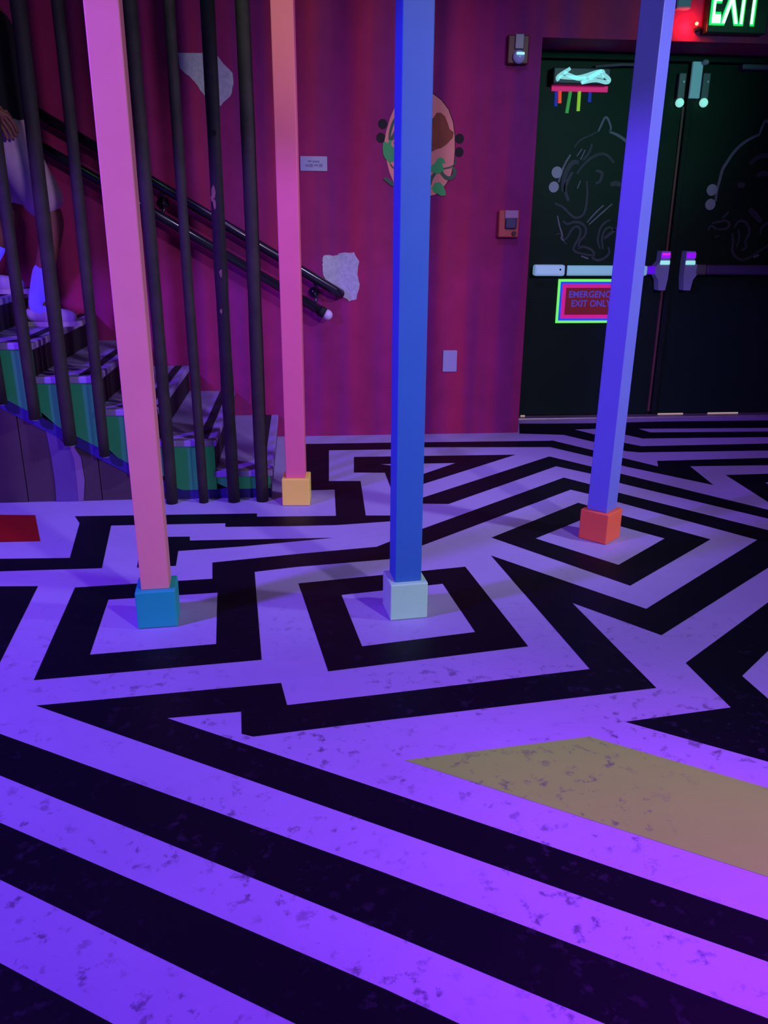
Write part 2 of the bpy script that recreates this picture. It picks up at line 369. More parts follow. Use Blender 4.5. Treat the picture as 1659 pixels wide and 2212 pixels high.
d1 = door('door_1', DX0 + 0.102, XS - 0.003); d2 = door('door_2', XS + 0.003, DX1 - 0.082)
DF = DOOR - 0.001     # door face
def dw(px, py, y=DF): return onwall(px, py, y)
# astragal and seal
MB().box((XS + 0.022, DOOR - 0.012, 1.09), (0.036, 0.024, 2.12), bev=0.004).build('astragal', M['frame'], d2)
MB().box((XS - 0.012, DOOR - 0.007, 0.99), (0.014, 0.014, 1.90)).build('seal', M['seam'], d1)
# push bars
def push_bar(d, x0, x1, z, m, bright, nose_dir):
    t = MB()
    t.box(((x0 + x1) / 2, DOOR - 0.055, z), (x1 - x0, 0.05, 0.062), bev=0.012)
    b = t.build('push_bar', m, d)
    return b
ZB = 0.978
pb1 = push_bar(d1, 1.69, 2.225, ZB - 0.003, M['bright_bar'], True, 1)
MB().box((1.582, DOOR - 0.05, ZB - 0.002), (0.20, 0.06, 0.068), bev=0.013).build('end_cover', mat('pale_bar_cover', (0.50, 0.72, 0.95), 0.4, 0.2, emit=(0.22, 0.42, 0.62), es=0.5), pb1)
MB().box((1.686, DOOR - 0.05, ZB), (0.012, 0.058, 0.064)).build('gap_band', M['strip'], pb1)
MB().tube([(1.648, DOOR - 0.083, ZB + 0.004), (1.648, DOOR - 0.0795, ZB + 0.004)], 0.006, 10).build('screw', M['strip'], pb1)
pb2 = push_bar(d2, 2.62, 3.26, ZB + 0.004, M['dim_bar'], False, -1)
MB().box((2.585, DOOR - 0.05, ZB + 0.004), (0.075, 0.055, 0.066), bev=0.01).build('end_cover', M['latch'], pb2)
def end_device(d, x, dirn):
    t = MB()
    # pear shaped lock body with a collar, narrow below
    prof = [(-0.032, 0.118), (0.028, 0.118), (0.030, 0.055), (0.058, 0.022), (0.058, -0.022), (0.032, -0.060), (0.022, -0.125), (-0.022, -0.125), (-0.032, -0.055), (-0.034, 0.045)]
    t.prism_y([(x + p[0] * dirn, ZB + p[1]) for p in prof], DOOR - 0.075, DOOR - 0.002)
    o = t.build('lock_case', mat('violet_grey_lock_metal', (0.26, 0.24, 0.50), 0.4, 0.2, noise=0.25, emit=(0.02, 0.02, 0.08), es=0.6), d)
    MB().box((x, DOOR - 0.078, ZB + 0.048), (0.064, 0.01, 0.026), bev=0.004).build('glow_band', M['glow_mint'], o)
    MB().box((x, DOOR - 0.078, ZB + 0.093), (0.060, 0.012, 0.034), bev=0.004).build('cap', M['violet_glow'], o)
    return o
e1 = end_device(d1, 2.335, -1); e2 = end_device(d2, 2.505, 1)
MB().box((2.335, DOOR - 0.085, ZB + 0.1), (0.052, 0.006, 0.010)).build('glow_line', M['pink_glow'], e1)
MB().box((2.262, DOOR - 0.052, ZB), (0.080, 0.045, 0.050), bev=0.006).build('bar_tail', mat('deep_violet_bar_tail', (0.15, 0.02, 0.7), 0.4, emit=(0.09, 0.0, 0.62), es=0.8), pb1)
# top latches with glowing rollers, pale strike plate between them
for d, px in ((d1, (1473, 1468)), (d2, (1526, 1519))):
    a = dw(px[0], 158, DOOR - 0.02); b = dw(px[1], 214, DOOR - 0.02)
    xx = (a.x + b.x) / 2
    l = MB().box((xx, DOOR - 0.02, (a.z + b.z) / 2), (0.047, 0.04, a.z - b.z), bev=0.006).build('top_latch', M['latch'], d)
    MB().sphere((xx, DOOR - 0.032, b.z - 0.022), 0.026, seg=16).build('roller', M['glow_mint'], l, True)
    MB().tube([(xx + 0.006, DOOR - 0.046, a.z - 0.05), (xx + 0.006, DOOR - 0.04, a.z - 0.05)], 0.007, 10).build('screw', M['alu'], l)
a = dw(1508, 125, DOOR - 0.05); b = dw(1504, 212, DOOR - 0.05)
MB().box(((a.x + b.x) / 2 , DOOR - 0.035, (a.z + b.z) / 2), (0.064, 0.022, a.z - b.z), bev=0.004).build('strike_plate', M['plate'], d2)
# door closers with arms
c1 = dw(1192, 182, DOOR - 0.06); c2 = dw(1318, 148, DOOR - 0.06)
cl = MB().box(((c1.x + c2.x) / 2, DOOR - 0.042, (c1.z + c2.z) / 2), (c2.x - c1.x, 0.078, c2.z - c1.z), bev=0.008).build('door_closer', M['closer'], d1)
a = dw(1290, 138, DOOR - 0.06); b = dw(1400, 141, DOOR - 0.06)
MB().tube([(a.x, DOOR - 0.03, a.z - 0.01), ((a.x + b.x) / 2, DOOR - 0.05, a.z + 0.002), (b.x, DOOR - 0.04, b.z + 0.004)], 0.009, 8).build('closer_arm', M['latch'], cl)
a = dw(1606, 143, DOOR - 0.06); b = dw(1900, 149, DOOR - 0.06)
cl2 = MB().box((a.x + 0.22, DOOR - 0.03, a.z), (0.44, 0.05, 0.030), bev=0.006).build('door_closer', M['latch'], d2)
# scribbles of pale paint on the closer, and the paint bar that drips
sc = [[(205,330),(205,290),(320,210)], [(210,295),(350,300),(440,290),(560,250),(620,235)], [(420,350),(520,290),(620,240),(640,270),(690,320),(660,345),(560,325),(430,350)], [(260,250),(330,285),(400,310),(470,300)], [(500,310),(580,280),(640,300)]]
t = MB()
for st in sc: t.ribbon([onwall(1160 + x / 4.425, 100 + y / 4.425, DOOR - 0.082) for x, y in st], 0.024, DOOR - 0.0815, 0.001)
t.build('paint_scribble', M['scrib'], cl)
def ddz(x, y): return onwall(1160 + x / 4.425, 100 + y / 4.425, DF)
a = ddz(135, 430); b = ddz(675, 385)
MB().box(((a.x + b.x) / 2, DOOR - 0.006, (a.z + b.z) / 2), (b.x - a.x, 0.012, 0.033), bev=0.003).build('paint_bar', M['f_pink'], d1)
for (x0, y0, x1, y1), mm in (((183,435,178,575), 'f_blue'), ((218,430,216,545), 'f_red'), ((318,435,283,640), 'f_green'), ((405,430,392,620), 'f_lime'), ((505,440,500,535), 'f_blue')):
    p, q = ddz(x0, y0), ddz(x1, y1)
    MB().tube([(p.x, DOOR - 0.003, p.z), (q.x, DOOR - 0.003, q.z)], 0.0105, 8).build('paint_drip', M[mm], d1)
# chalk emblems on the doors
def emblem(d, strokes, dots, fx):
    t = MB(); t2 = MB()
    for pts, w_, dim in strokes:
        (t2 if dim else t).ribbon([fx(x, y) for x, y in pts], w_, DF, 0.0012 if dim else 0.0018)
    for x, y, r in dots:
        c = fx(x, y); t3 = [(c.x + r * math.cos(k * math.pi / 12), c.z + r * math.sin(k * math.pi / 12)) for k in range(24)]
        MB().prism_y(t3, DF - 0.002, DF).build('painted_dot', M['chalk_dot'], d)
    t.build('chalk_outline', M['chalk'], d); t2.build('chalk_drawing', M['chalk_dim'], d)
L1 = lambda x, y: onwall(1160 + x / 4.425, 100 + y / 4.425, DF)
emblem(d1, [
    ([(585,815),(610,760),(640,695),(655,680),(680,700),(705,780),(690,815)], 0.014, False),
    ([(690,815),(770,850),(830,890),(880,940),(950,1060),(990,1160),(1010,1300)], 0.018, False),
    ([(585,815),(500,855),(410,900),(355,970)], 0.010, True),
    ([(320,1035),(275,1110),(235,1200),(205,1300)], 0.013, False),
    ([(195,1620),(215,1720),(240,1800),(230,1830),(255,1860)], 0.010, False),
    ([(180,1800),(220,1790),(245,1820),(260,1870),(285,1890)], 0.008, True),
    ([(380,1220),(430,1150),(500,1080),(570,1040),(640,1030),(690,1060),(735,1115)], 0.017, True),
    ([(380,1050),(430,980)], 0.010, False), ([(415,1085),(460,990)], 0.010, False), ([(525,930),(500,1010),(440,1090)], 0.016, True),
    ([(250,1390),(262,1250),(330,1120),(400,1110)], 0.030, True), ([(300,1480),(270,1350),(340,1200)], 0.022, True), ([(385,1360),(415,1285)], 0.009, False),
    ([(475,1290),(480,1400),(470,1520),(440,1610),(370,1640),(310,1600),(250,1540),(170,1500)], 0.016, True),
    ([(560,1190),(620,1210),(600,1290),(560,1310)], 0.02, True), ([(700,1320),(760,1310),(800,1330)], 0.030, True),
    ([(475,1685),(560,1590),(635,1520)], 0.009, False), ([(495,1705),(600,1610),(720,1505)], 0.009, False),
    ([(250,1670),(290,1700),(350,1680),(420,1690),(465,1740),(455,1810),(410,1860),(390,1930)], 0.016, True),
    ([(255,1850),(290,1825),(330,1755),(380,1720),(415,1760),(400,1830),(360,1900),(350,1950),(400,1975),(470,1990),(530,2000)], 0.015, True),
    ([(385,1935),(440,1915),(520,1945),(545,1990),(530,2020),(580,2045),(650,2020),(690,1970),(680,1920)], 0.016, True),
    ([(600,1935),(580,1850),(605,1740),(655,1680),(700,1660)], 0.014, True), ([(630,1940),(620,1850),(640,1770),(690,1730),(750,1760)], 0.014, True),
    ([(640,1840),(700,1790),(780,1730)], 0.02, True), ([(420,2005),(490,2030)], 0.013, False)],
    [(190,1205,0.034), (160,1345,0.032)], L1)
L2 = lambda x, y: onwall(1420 + x / 5.268, 230 + y / 5.268, DF)
emblem(d2, [
    ([(1340,320),(1310,240),(1265,180),(1235,165),(1210,190),(1180,260),(1160,320)], 0.017, False),
    ([(1160,320),(1060,365),(960,430),(870,520),(800,620),(740,720),(705,850),(680,940),(660,1080)], 0.020, False),
    ([(1340,320),(1450,365),(1550,430),(1640,520),(1710,620),(1770,720),(1805,850),(1830,940)], 0.020, False),
    ([(1050,660),(1110,600),(1180,565),(1260,560),(1340,600)], 0.028, True), ([(1130,790),(1200,760),(1270,770)], 0.03, True),
    ([(915,905),(955,890),(990,910)], 0.034, True), ([(1050,1165),(1110,1230),(1175,1310)], 0.035, True), ([(740,1270),(810,1200)], 0.022, True),
    ([(620,1330),(700,1310),(780,1300),(820,1340),(780,1390),(690,1400)], 0.016, True), ([(575,1410),(610,1360),(680,1400)], 0.013, True),
    ([(870,1385),(920,1310),(990,1310),(1040,1370),(1040,1450),(1000,1530),(1010,1600),(950,1640)], 0.018, True),
    ([(850,1440),(860,1550),(850,1640),(900,1720),(980,1745),(1080,1700),(1150,1650),(1300,1560)], 0.018, True),
    ([(1170,1460),(1185,1380),(1259,1330),(1330,1370)], 0.018, True), ([(650,1490),(710,1465)], 0.01, True), ([(1090,1715),(1155,1690)], 0.02, False),
    ([(900,1600),(930,1500),(920,1400)], 0.013, True)],
    [(620,950,0.035), (602,1115,0.034)], L2)

# emergency exit sign board (hangs on the left door, partly behind the violet post)
sA = dw(1199, 698, DOOR - 0.01); sB = dw(1208, 603, DOOR - 0.01)
sx0 = (sA.x + sB.x) / 2; sz0, sz1 = sA.z, sB.z; sx1 = sx0 + 0.49
sg = thing('safety_sign', 'red emergency exit only board with lime, blue and pink borders on the left door', 'sign', ((sx0 + sx1) / 2, DOOR - 0.002, sz0))
def panel(inset, y, name, m):
    MB().box(((sx0 + sx1) / 2, y, (sz0 + sz1) / 2), (sx1 - sx0 - 2 * inset, 0.004, sz1 - sz0 - 2 * inset)).build(name, m, sg)
panel(0.0, DOOR - 0.004, 'lime_border', M['s_lime']); panel(0.016, DOOR - 0.0065, 'blue_border', M['s_blue'])
panel(0.030, DOOR - 0.009, 'pink_border', M['s_pink']); panel(0.054, DOOR - 0.0115, 'red_panel', M['s_red'])
cx = (sx0 + sx1) / 2
text_mesh('EMERGENCY', 0.318, 0.043, (cx - 0.011, sz1 - 0.095), DOOR - 0.0136, 'lettering', M['s_text'], sg, bold=0.02)
text_mesh('EXIT ONLY', 0.268, 0.043, (cx - 0.015, sz1 - 0.153), DOOR - 0.0136, 'lettering', M['s_text'], sg, bold=0.02)

# ------------------------------------------------------------------ things on the back wall
# lit EXIT sign
ex = thing('exit_sign', 'lit green EXIT sign above the double doors', 'exit sign', (2.43, WALL, 2.26))
MB().box((2.425, WALL - 0.035, 2.42), (0.345, 0.07, 0.33), bev=0.006).build('housing', M['sign_body'], ex)
text_mesh('EXIT', 0.290, 0.272, (2.405, 2.426), WALL - 0.0705, 'letter_glow', M['exit_rim'], ex, bold=0.05, sp=1.13)
text_mesh('EXIT', 0.266, 0.252, (2.405, 2.426), WALL - 0.0725, 'lettering', M['exit_core'], ex, bold=0.018, sp=1.15)
p = onwall(1507, 50, WALL - 0.05)
MB().sphere((p.x, WALL - 0.04, p.z), 0.009).build('indicator_light', M['led'], ex, True)
MB().box((2.425, WALL - 0.03, 2.262), (0.29, 0.045, 0.012), bev=0.003).build('bottom_lens', M['latch'], ex)
MB().tube([(p.x - 0.002, WALL - 0.02, p.z - 0.028), (p.x + 0.03, WALL - 0.02, p.z - 0.02)], 0.012, 10).build('lamp_knob', M['strip'], ex)
a = onwall(1458, 20, WALL - 0.03); b = onwall(1489, 20, WALL - 0.03)
jb = thing('junction_box', 'small blue grey box on the wall left of the exit sign', 'box', ((a.x + b.x) / 2, WALL, a.z))
MB().box(((a.x + b.x) / 2, WALL - 0.022, a.z + 0.06), (b.x - a.x, 0.056, 0.12), bev=0.005).build('housing', M['greybox'], jb)
MB().box(((a.x + b.x) / 2, WALL - 0.052, a.z + 0.06), (b.x - a.x - 0.014, 0.004, 0.106), bev=0.001).build('cover', M['greybox'], jb)
# small knob on the recess head
p = onwall(1528, 100, DOOR - 0.06)
MB().sphere((p.x, DOOR - 0.06, DZ - 0.045), 0.02, (1.1, 1, 0.8)).build('stop_bumper', M['ferrule'], d2, True)

# fire alarm strobe
a = onwall(1097, 76, WALL - 0.02); b = onwall(1139, 140, WALL - 0.02)
al = thing('alarm_strobe', 'dark red fire alarm strobe with glowing lens on wall left of doors', 'alarm', ((a.x + b.x) / 2, WALL, b.z))
MB().box(((a.x + b.x) / 2, WALL - 0.017, (a.z + b.z) / 2), (b.x - a.x, 0.046, a.z - b.z), bev=0.006).build('housing', M['alarm'], al)
q = onwall(1122, 122, WALL - 0.06)
MB().box((q.x, WALL - 0.045, q.z + 0.075), (0.05, 0.012, 0.075), bev=0.004).build('sounder_grille', M['latch'], al)
MB().sphere((q.x, WALL - 0.05, q.z), 0.034, (1, 0.7, 1)).build('strobe_lens', M['lens'], al, True)
MB().box((q.x + 0.002, WALL - 0.074, q.z + 0.013), (0.046, 0.012, 0.014), bev=0.005).build('strobe_lamp', M['glow_mint'], al)

# pull station
a = onwall(1077, 454, WALL - 0.02); b = onwall(1118, 513, WALL - 0.02)
cx, cz = (a.x + b.x) / 2, (a.z + b.z) / 2
ps = thing('pull_station', 'faded red fire pull station with dark label below the strobe, beside the door recess', 'fire alarm', (cx, WALL, b.z))
MB().box((cx, WALL - 0.017, cz), (b.x - a.x, 0.046, a.z - b.z), bev=0.007).build('housing', M['pull'], ps)
MB().box((cx + 0.012, WALL - 0.044, cz + 0.052), (0.08, 0.012, 0.045), bev=0.005).build('top_cover', M['pull_lt'], ps)
MB().box((cx + 0.010, WALL - 0.046, cz + 0.002), (0.068, 0.014, 0.060), bev=0.008).build('label_plate', M['pull_dk'], ps)
MB().tube([(cx + 0.032, WALL - 0.050, cz - 0.052), (cx + 0.032, WALL - 0.038, cz - 0.052)], 0.013, 16).build('lock', mat('dark_red_lock', (0.03, 0.003, 0.008), 0.5), ps)

# blank outlet plate
a = onwall(957, 757, WALL - 0.005); b = onwall(986, 803, WALL - 0.005)
op = thing('outlet_cover', 'blank white outlet plate low on the magenta wall', 'outlet plate', ((a.x + b.x) / 2, WALL, b.z))
MB().box(((a.x + b.x) / 2, WALL - 0.004, (a.z + b.z) / 2), (b.x - a.x, 0.008, a.z - b.z), bev=0.003).build('plate', M['paper'], op)
for dz in (0.045, -0.045):
    MB().tube([((a.x + b.x) / 2, WALL - 0.0095, (a.z + b.z) / 2 + dz), ((a.x + b.x) / 2, WALL - 0.0078, (a.z + b.z) / 2 + dz)], 0.004, 10).build('screw', M['paper'], op)

# small notice with two unreadable lines
a = onwall(648, 337, WALL - 0.004); b = onwall(707, 370, WALL - 0.004)
nt = thing('wall_notice', 'small pale rectangular notice beside the magenta post', 'sign', ((a.x + b.x) / 2, WALL, b.z))
MB().box(((a.x + b.x) / 2, WALL - 0.003, (a.z + b.z) / 2), (b.x - a.x, 0.006, a.z - b.z), bev=0.002).build('plate', M['paper'], nt)
t = MB()
for x0, x1, y0, y1 in ((665, 673, 346, 350), (675, 690, 347, 351), (660, 667, 355, 360), (668, 676, 354, 361), (678, 687, 355, 359), (689, 697, 354, 361)):
    p, q = onwall(x0, y0, WALL - 0.006), onwall(x1, y1, WALL - 0.006)
    t.box(((p.x + q.x) / 2, WALL - 0.0062, (p.z + q.z) / 2), (q.x - p.x, 0.0012, p.z - q.z))
t.build('faded_print', M['ink'], nt)

# bare plaster patches
def patch(pix, label):
    rough = []
    P = [onwall(x, y, WALL) for x, y in pix]
    for i, p in enumerate(P):
        q = P[(i + 1) % len(P)]
        for k in range(3):
            r = p.lerp(q, k / 3); j = 0 if k == 0 else 0.004
            rough.append((r.x + random.uniform(-j, j), r.z + random.uniform(-j, j)))
    o = MB().prism_y(rough, WALL - 0.004, WALL).build('plaster_patch', M['plaster'])
    tag(o, label, 'wall patch')
patch([(383.5,114),(429,115),(464.5,116),(482,137),(502.5,158),(504,182),(497.5,207.6),(477,229),(466,228),(450,214),(434,197),(426.6,185),(409,164.5),(388.6,147)],
      'white bare patch high on the wall behind the dark bars')
patch([(700,551.5),(730,551),(735,547),(765,545),(776,565),(772,592),(777,614),(770,646),(754,651),(740.6,641),(711,614),(698.5,595),(697,576),(696,564)],
      'white rough patch on the wall at the lower end of the handrail')

# oval painted mural
mu = thing('wall_mural', 'painted pink oval with green tendrils on the magenta wall behind the blue post', 'mural', onwall(906, 425, WALL))
mp = lambda x, y: onwall(760 + x / 5.184, 150 + y / 5.184, WALL)
oval = [(790,215),(890,262),(1000,345),(1080,450),(1130,590),(1150,740),(1152,900),(1140,1060),(1105,1190),(1055,1280),(990,1360),(930,1405),(840,1420),(700,1400),(560,1340),(465,1260),(420,1150),(395,1050),(370,930),(362,820),(385,690),(430,540),(490,400),(580,280),(690,225)]
def mflat(pts, y, name, m):
    MB().prism_y([(q.x, q.z) for q in (mp(x, y_) for x, y_ in pts)], WALL - y, WALL - y + 0.001).build(name, m, mu)
c_ = (757, 815)
mflat([(c_[0] + (x - c_[0]) * (1.022 if x > 757 else 0.99), c_[1] + (y - c_[1]) * 1.014 - 3) for x, y in oval], 0.0015, 'outline', M['m_black'])
mflat(oval, 0.003, 'oval', M['m_pink'])
mflat([(800,620),(880,585),(920,530),(950,485),(1000,488),(1045,530),(1075,610),(1095,670),(1140,705),(1130,765),(1060,840),(1000,880),(950,892),(880,930),(800,960),(690,900),(670,760),(720,660)], 0.004, 'brown_blotch', M['m_brown'])
mflat([(345,880),(350,820),(375,810),(400,830),(430,770),(445,800),(440,850),(475,880),(470,940),(495,990),(480,1030),(440,1035),(430,1065),(410,1030),(375,1000),(350,950)], 0.005, 'green_blob', M['m_green'])
mflat([(865,1095),(930,1050),(955,1000),(990,985),(1030,1000),(1050,1060),(1025,1040),(1010,1060),(1030,1120),(1010,1160),(940,1170),(890,1140)], 0.005, 'green_blob', M['m_green'])
mflat([(890,1330),(930,1270),(985,1262),(1020,1300),(1048,1370),(1050,1412),(1000,1416),(955,1390),(920,1375)], 0.005, 'green_blob', M['m_green'])
for pts, w_ in (([(1000,1150),(1040,1200),(1090,1220),(1140,1190),(1150,1140),(1130,1100)], 0.022), ([(930,1160),(890,1220),(875,1290)], 0.018), ([(1025,1110),(1100,1095),(1150,1060),(1165,1000)], 0.008),
                ([(505,330),(500,400),(520,450)], 0.02), ([(500,520),(460,600),(430,700),(420,790)], 0.014), ([(520,620),(480,720),(440,790)], 0.02), ([(520,760),(470,830)], 0.012),
                ([(360,1215),(410,1250),(470,1290),(540,1300)], 0.022), ([(430,1060),(470,1105),(520,1115)], 0.007), ([(880,540),(910,570)], 0.012)):
    MB().ribbon([mp(x, y) for x, y in pts], w_, WALL - 0.005, 0.0012).build('tendril', M['m_dkgreen'], mu)
for x, y in ((345,610),(325,765),(1205,775),(1200,925)):
    c = mp(x, y); MB().prism_y([(c.x + 0.026 * math.cos(k * math.pi / 10), c.z + 0.026 * math.sin(k * math.pi / 10)) for k in range(20)], WALL - 0.002, WALL).build('painted_dot', M['m_black'], mu)

# ------------------------------------------------------------------ double handrail on the wall
hr = thing('handrail', 'glossy black double handrail sloping up the magenta wall beside the stairs', 'handrail', (0.2, WALL, 0.7))
RY = WALL - 0.075
u1 = onwall(734, 634, RY); u0 = onwall(480, 480, RY); l1 = onwall(700, 676, RY); l0 = onwall(480, 545, RY)
du = (u0 - u1).normalized(); SL = Vector((-1, 0, 0.585)).normalized()
uf = u1 + SL * 3.1; lf = l1 + SL * 3.1
MB().tube([u1 + Vector((0.0, 0.055, -0.012)), u1 + Vector((0.004, 0.028, -0.004)), u1 + SL * 0.03, uf], [0.025, 0.027, 0.027, 0.027], 16).build('rail', M['rail'], hr, True)
lr = MB().tube([l1, lf], 0.027, 16).build('rail', M['rail'], hr, True)
MB().tube([l1 - SL * 0.004, l1 + SL * 0.03], 0.031, 16).build('end_collar', M['strip'], lr, True)
MB().sphere(l1 - SL * 0.022, 0.031).build('end_cap', M['rail_cap'], lr, True)
for s_ in (0.17, 1.13, 2.1, 2.9):
    p = u1 + SL * s_; q = l1 + SL * (s_ - 0.0)
    q = Vector((p.x, RY, (l1 + SL * ((l1.x - p.x) / -SL.x)).z))
    t = MB().tube([p + Vector((0, 0, -0.02)), p + Vector((0.012, 0.02, -0.055)), Vector((p.x, WALL - 0.02, (p.z + q.z) / 2)), q + Vector((0.01, 0.02, 0.055)), q + Vector((0, 0, 0.02))], 0.009, 8)
    t.tube([(p.x, WALL - 0.025, (p.z + q.z) / 2), (p.x, WALL - 0.001, (p.z + q.z) / 2)], 0.03, 14)
    t.build('bracket', M['rail'], hr, True)

# ------------------------------------------------------------------ staircase
RUN, RISE, NX, Z1 = 0.257, 0.152, -0.155, 0.140
NST = 12
st = thing('staircase', 'staircase with lilac treads and green painted side, rising left behind the dark bars', 'stairs', (NX - 1.4, (STAIR + WALL) / 2, 0))
YB = WALL - 0.004
def low(x): return 0.046 + max(0.0, (-x - 0.595) * 0.603)      # lower edge of the green side
for k in range(NST):
    x1 = NX - RUN * k; x0 = x1 - RUN; z = Z1 + RISE * k
    # tread slab with a rounded nosing and a slightly overhanging side
    td = MB().box(((x0 + x1) / 2 - 0.01, (STAIR + YB) / 2 - 0.006, z - 0.016), (RUN + 0.02, YB - STAIR + 0.012, 0.032), bev=0.006).build('tread', M['tread'], st)
    MB().box((x1 - 0.062, (STAIR + YB) / 2, z + 0.0012), (0.042, YB - STAIR - 0.03, 0.003)).build('grip_strip', M['strip'], td)
    MB().box((x1 - 0.004, (STAIR + YB) / 2, z - 0.022), (0.006, YB - STAIR - 0.004, 0.012)).build('nosing_edge', M['swash_edge'], td)
    zb = z - 0.032; za = 0.0 if k == 0 else z - RISE
    MB().box((x1 - 0.02, (STAIR + YB) / 2 + 0.002, (za + zb) / 2), (0.02, YB - STAIR - 0.006, zb - za)).build('riser', M['riser_lilac'] if k == 0 else M['riser'], st)
    # green side panel with its lower edge cut on the slope and rounded
    pts = [(x1 - 0.012, zb), (x0 - 0.008, zb)]
    lo = [(x0 - 0.008 + (x1 - x0 - 0.004) * j / 8) for j in range(9)]
    pts += [(x, min(zb - 0.01, low(x) + (0.03 * max(0, 1 - j / 2.0)) ** 1.0)) for j, x in enumerate(lo)]
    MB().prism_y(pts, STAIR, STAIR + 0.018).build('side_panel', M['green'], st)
xe = NX - RUN * NST
edge = [(NX - 0.012, 0.0), (NX - 0.012, 0.048), (-0.595, 0.048), (xe, low(xe) + 0.002), (xe, low(xe) - 0.058), (-0.612, 0.0)]
MB().prism_y(edge, STAIR + 0.003, STAIR + 0.016).build('edge_trim', M['blue_trim'], st)
# plank wall under the stairs
pw = MB()
xk = -0.625; i = 0
while xk > xe + 0.02:
    xa, xb = xk, max(xk - 0.17, xe); xk = xb
    pw.prism_y([(xa - 0.002, 0), (xa - 0.002, max(0.004, low(xa) - 0.054)), (xb + 0.002, low(xb) - 0.054), (xb + 0.002, 0)], STAIR + 0.010 + 0.003 * (i % 2), STAIR + 0.03); i += 1
up = pw.build('plank_panel', M['plank'], st)
def sp(x, y): q = onwall(x, y, STAIR + 0.008); return (q.x, max(q.z, 0.0))
MB().prism_y([sp(*p) for p in [(88,915),(100,934),(111,988),(119,1042),(122,1082),(180,1082),(182,1037),(174,988),(160,966),(138,958),(120,936)]], STAIR + 0.006, STAIR + 0.010).build('curved_swash', M['swash'], up)  # curved violet shape laid over the planks, paler along its right edge
MB().prism_y([sp(*p) for p in [(150,962),(160,990),(166,1037),(170,1082),(181,1082),(183,1037),(175,988),(161,966)]], STAIR + 0.0045, STAIR + 0.007).build('swash_edge', M['swash_edge'], up)

# ------------------------------------------------------------------ dark pipe bars in front of the stairs
BY = 3.795
GB = 'dark pipe bars screening the stairs'
bars = [  # x, bottom z, radius, label
    (-0.203, 0.0, 0.030, 'first dark bar left of the magenta post, standing on the floor'),
    (-0.340, 0.0, 0.029, 'dark pipe bar with a drilled hole and rust scars, second left of the magenta post'),
    (-0.485, 0.0, 0.022, 'thin dark pipe bar, third left of the magenta post, standing on the floor'),
    (-0.632, 0.0, 0.027, 'first dark pipe bar right of the pink post on the teal box'),
    (-0.770, 0.152, 0.026, 'dark pipe bar directly behind the pink post on the teal box'),
    (-0.914, 0.236, 0.024, 'first dark pipe bar left of the pink post on the teal box'),
    (-1.062, 0.293, 0.030, 'dark pipe bar second left of the pink post, in front of the shorts'),
    (-1.206, 0.414, 0.025, 'dark pipe bar third left of the pink post, ending above the plank wall'),
    (-1.345, 0.486, 0.026, 'dark pipe bar at the left edge of the photo'),
]
for x, zb, r, lab in bars:
    b = thing('pipe_bar', lab, 'bar', (x, BY, zb), GB)
    n = 26; zs = [zb + (CEIL - zb) * i / n for i in range(n + 1)]
    pts = [(x + 0.003 * math.sin(z * 2.1 + x * 9), BY + 0.002 * math.cos(z * 3 + x * 5), z) for z in zs]
    pipe = MB().tube(pts, [r * (1 + random.uniform(-0.05, 0.05)) for _ in zs], 12).build('pipe', M['bar'], b, True)
    if zb > 0:
        MB().sphere((x, BY, zb), r * 0.72, (1, 1, 0.6)).build('pipe_end', M['ferrule'], b, True)
        MB().tube([(x, BY + r * 0.8, zb + 0.05), (x, STAIR - 0.001, zb + 0.05)], 0.008, 8).build('fixing_bolt', M['bar'], b)
    if lab.startswith('dark pipe bar with a drilled'):
        hz = onwall(458, 287, BY - r).z
        MB().tube([(x + 0.001, BY - r - 0.0016, hz), (x + 0.001, BY - r + 0.012, hz)], 0.0115, 14).build('drilled_hole', M['hole'], pipe)
        for px, py, w_, h_ in ((461, 415, 0.016, 0.034), (463, 440, 0.012, 0.03), (477, 590, 0.016, 0.02), (478, 672, 0.012, 0.012), (458, 428, 0.010, 0.016)):
            c = onwall(px, py, BY - r)
            k = 9; pts = [(c.x + w_ * random.uniform(0.6, 1) * math.cos(a * 2 * math.pi / k) * 0.6, c.z + h_ * random.uniform(0.6, 1) * math.sin(a * 2 * math.pi / k)) for a in range(k)]
            MB().prism_y(pts, BY - r - 0.0012, BY - r + 0.006).build('rust_scar', M['rust'], pipe)

# ------------------------------------------------------------------ four painted posts on box feet
def post(x, y, rz, pm, bm_, label, lean=0.0):
    t = thing('square_post', label, 'post', (x, y, 0), 'painted square posts on box feet')
    MB().box((x, y, 0.066), (0.128, 0.128, 0.130), rz, bev=0.004).build('foot_box', bm_, t)
    sh = MB().box((x, y, (0.131 + CEIL) / 2), (0.090, 0.090, CEIL - 0.131), rz, bev=0.003)
    for v in sh.bm.verts: v.co.x += lean * (v.co.z - 0.131)          # a post slightly out of plumb
    sh.build('post_shaft', pm, t)
def centre(pl, pr, side=0.128):
    a, b = onfloor(*pl), onfloor(*pr); d = (b - a).normalized(); n = Vector((-d.y, d.x, 0))
    c = (a + b) / 2 + n * side / 2; return c.x, c.y, math.atan2(d.y, d.x)
post(*centre((299,1360),(384,1354)), M['p_pink'], M['b_teal'], 'pink square post on a teal blue box foot')
post(*centre((610,1093),(669,1093)), M['p_magenta'], M['b_yellow'], 'magenta square post with orange top on a yellow box foot')
post(*centre((846,1341.5),(920,1335)), M['p_blue'], M['b_mint'], 'blue square post on a pale mint box foot')
a, b, c = onfloor(1256,1162), onfloor(1308,1178), onfloor(1341,1159)
d = (c - b).normalized(); n = Vector((-d.y, d.x, 0)); cc = b + d * 0.064 + n * 0.064
post(cc.x, cc.y, math.atan2(d.y, d.x), M['p_violet'], M['b_orange'], 'violet square post on an orange box foot', 0.011)

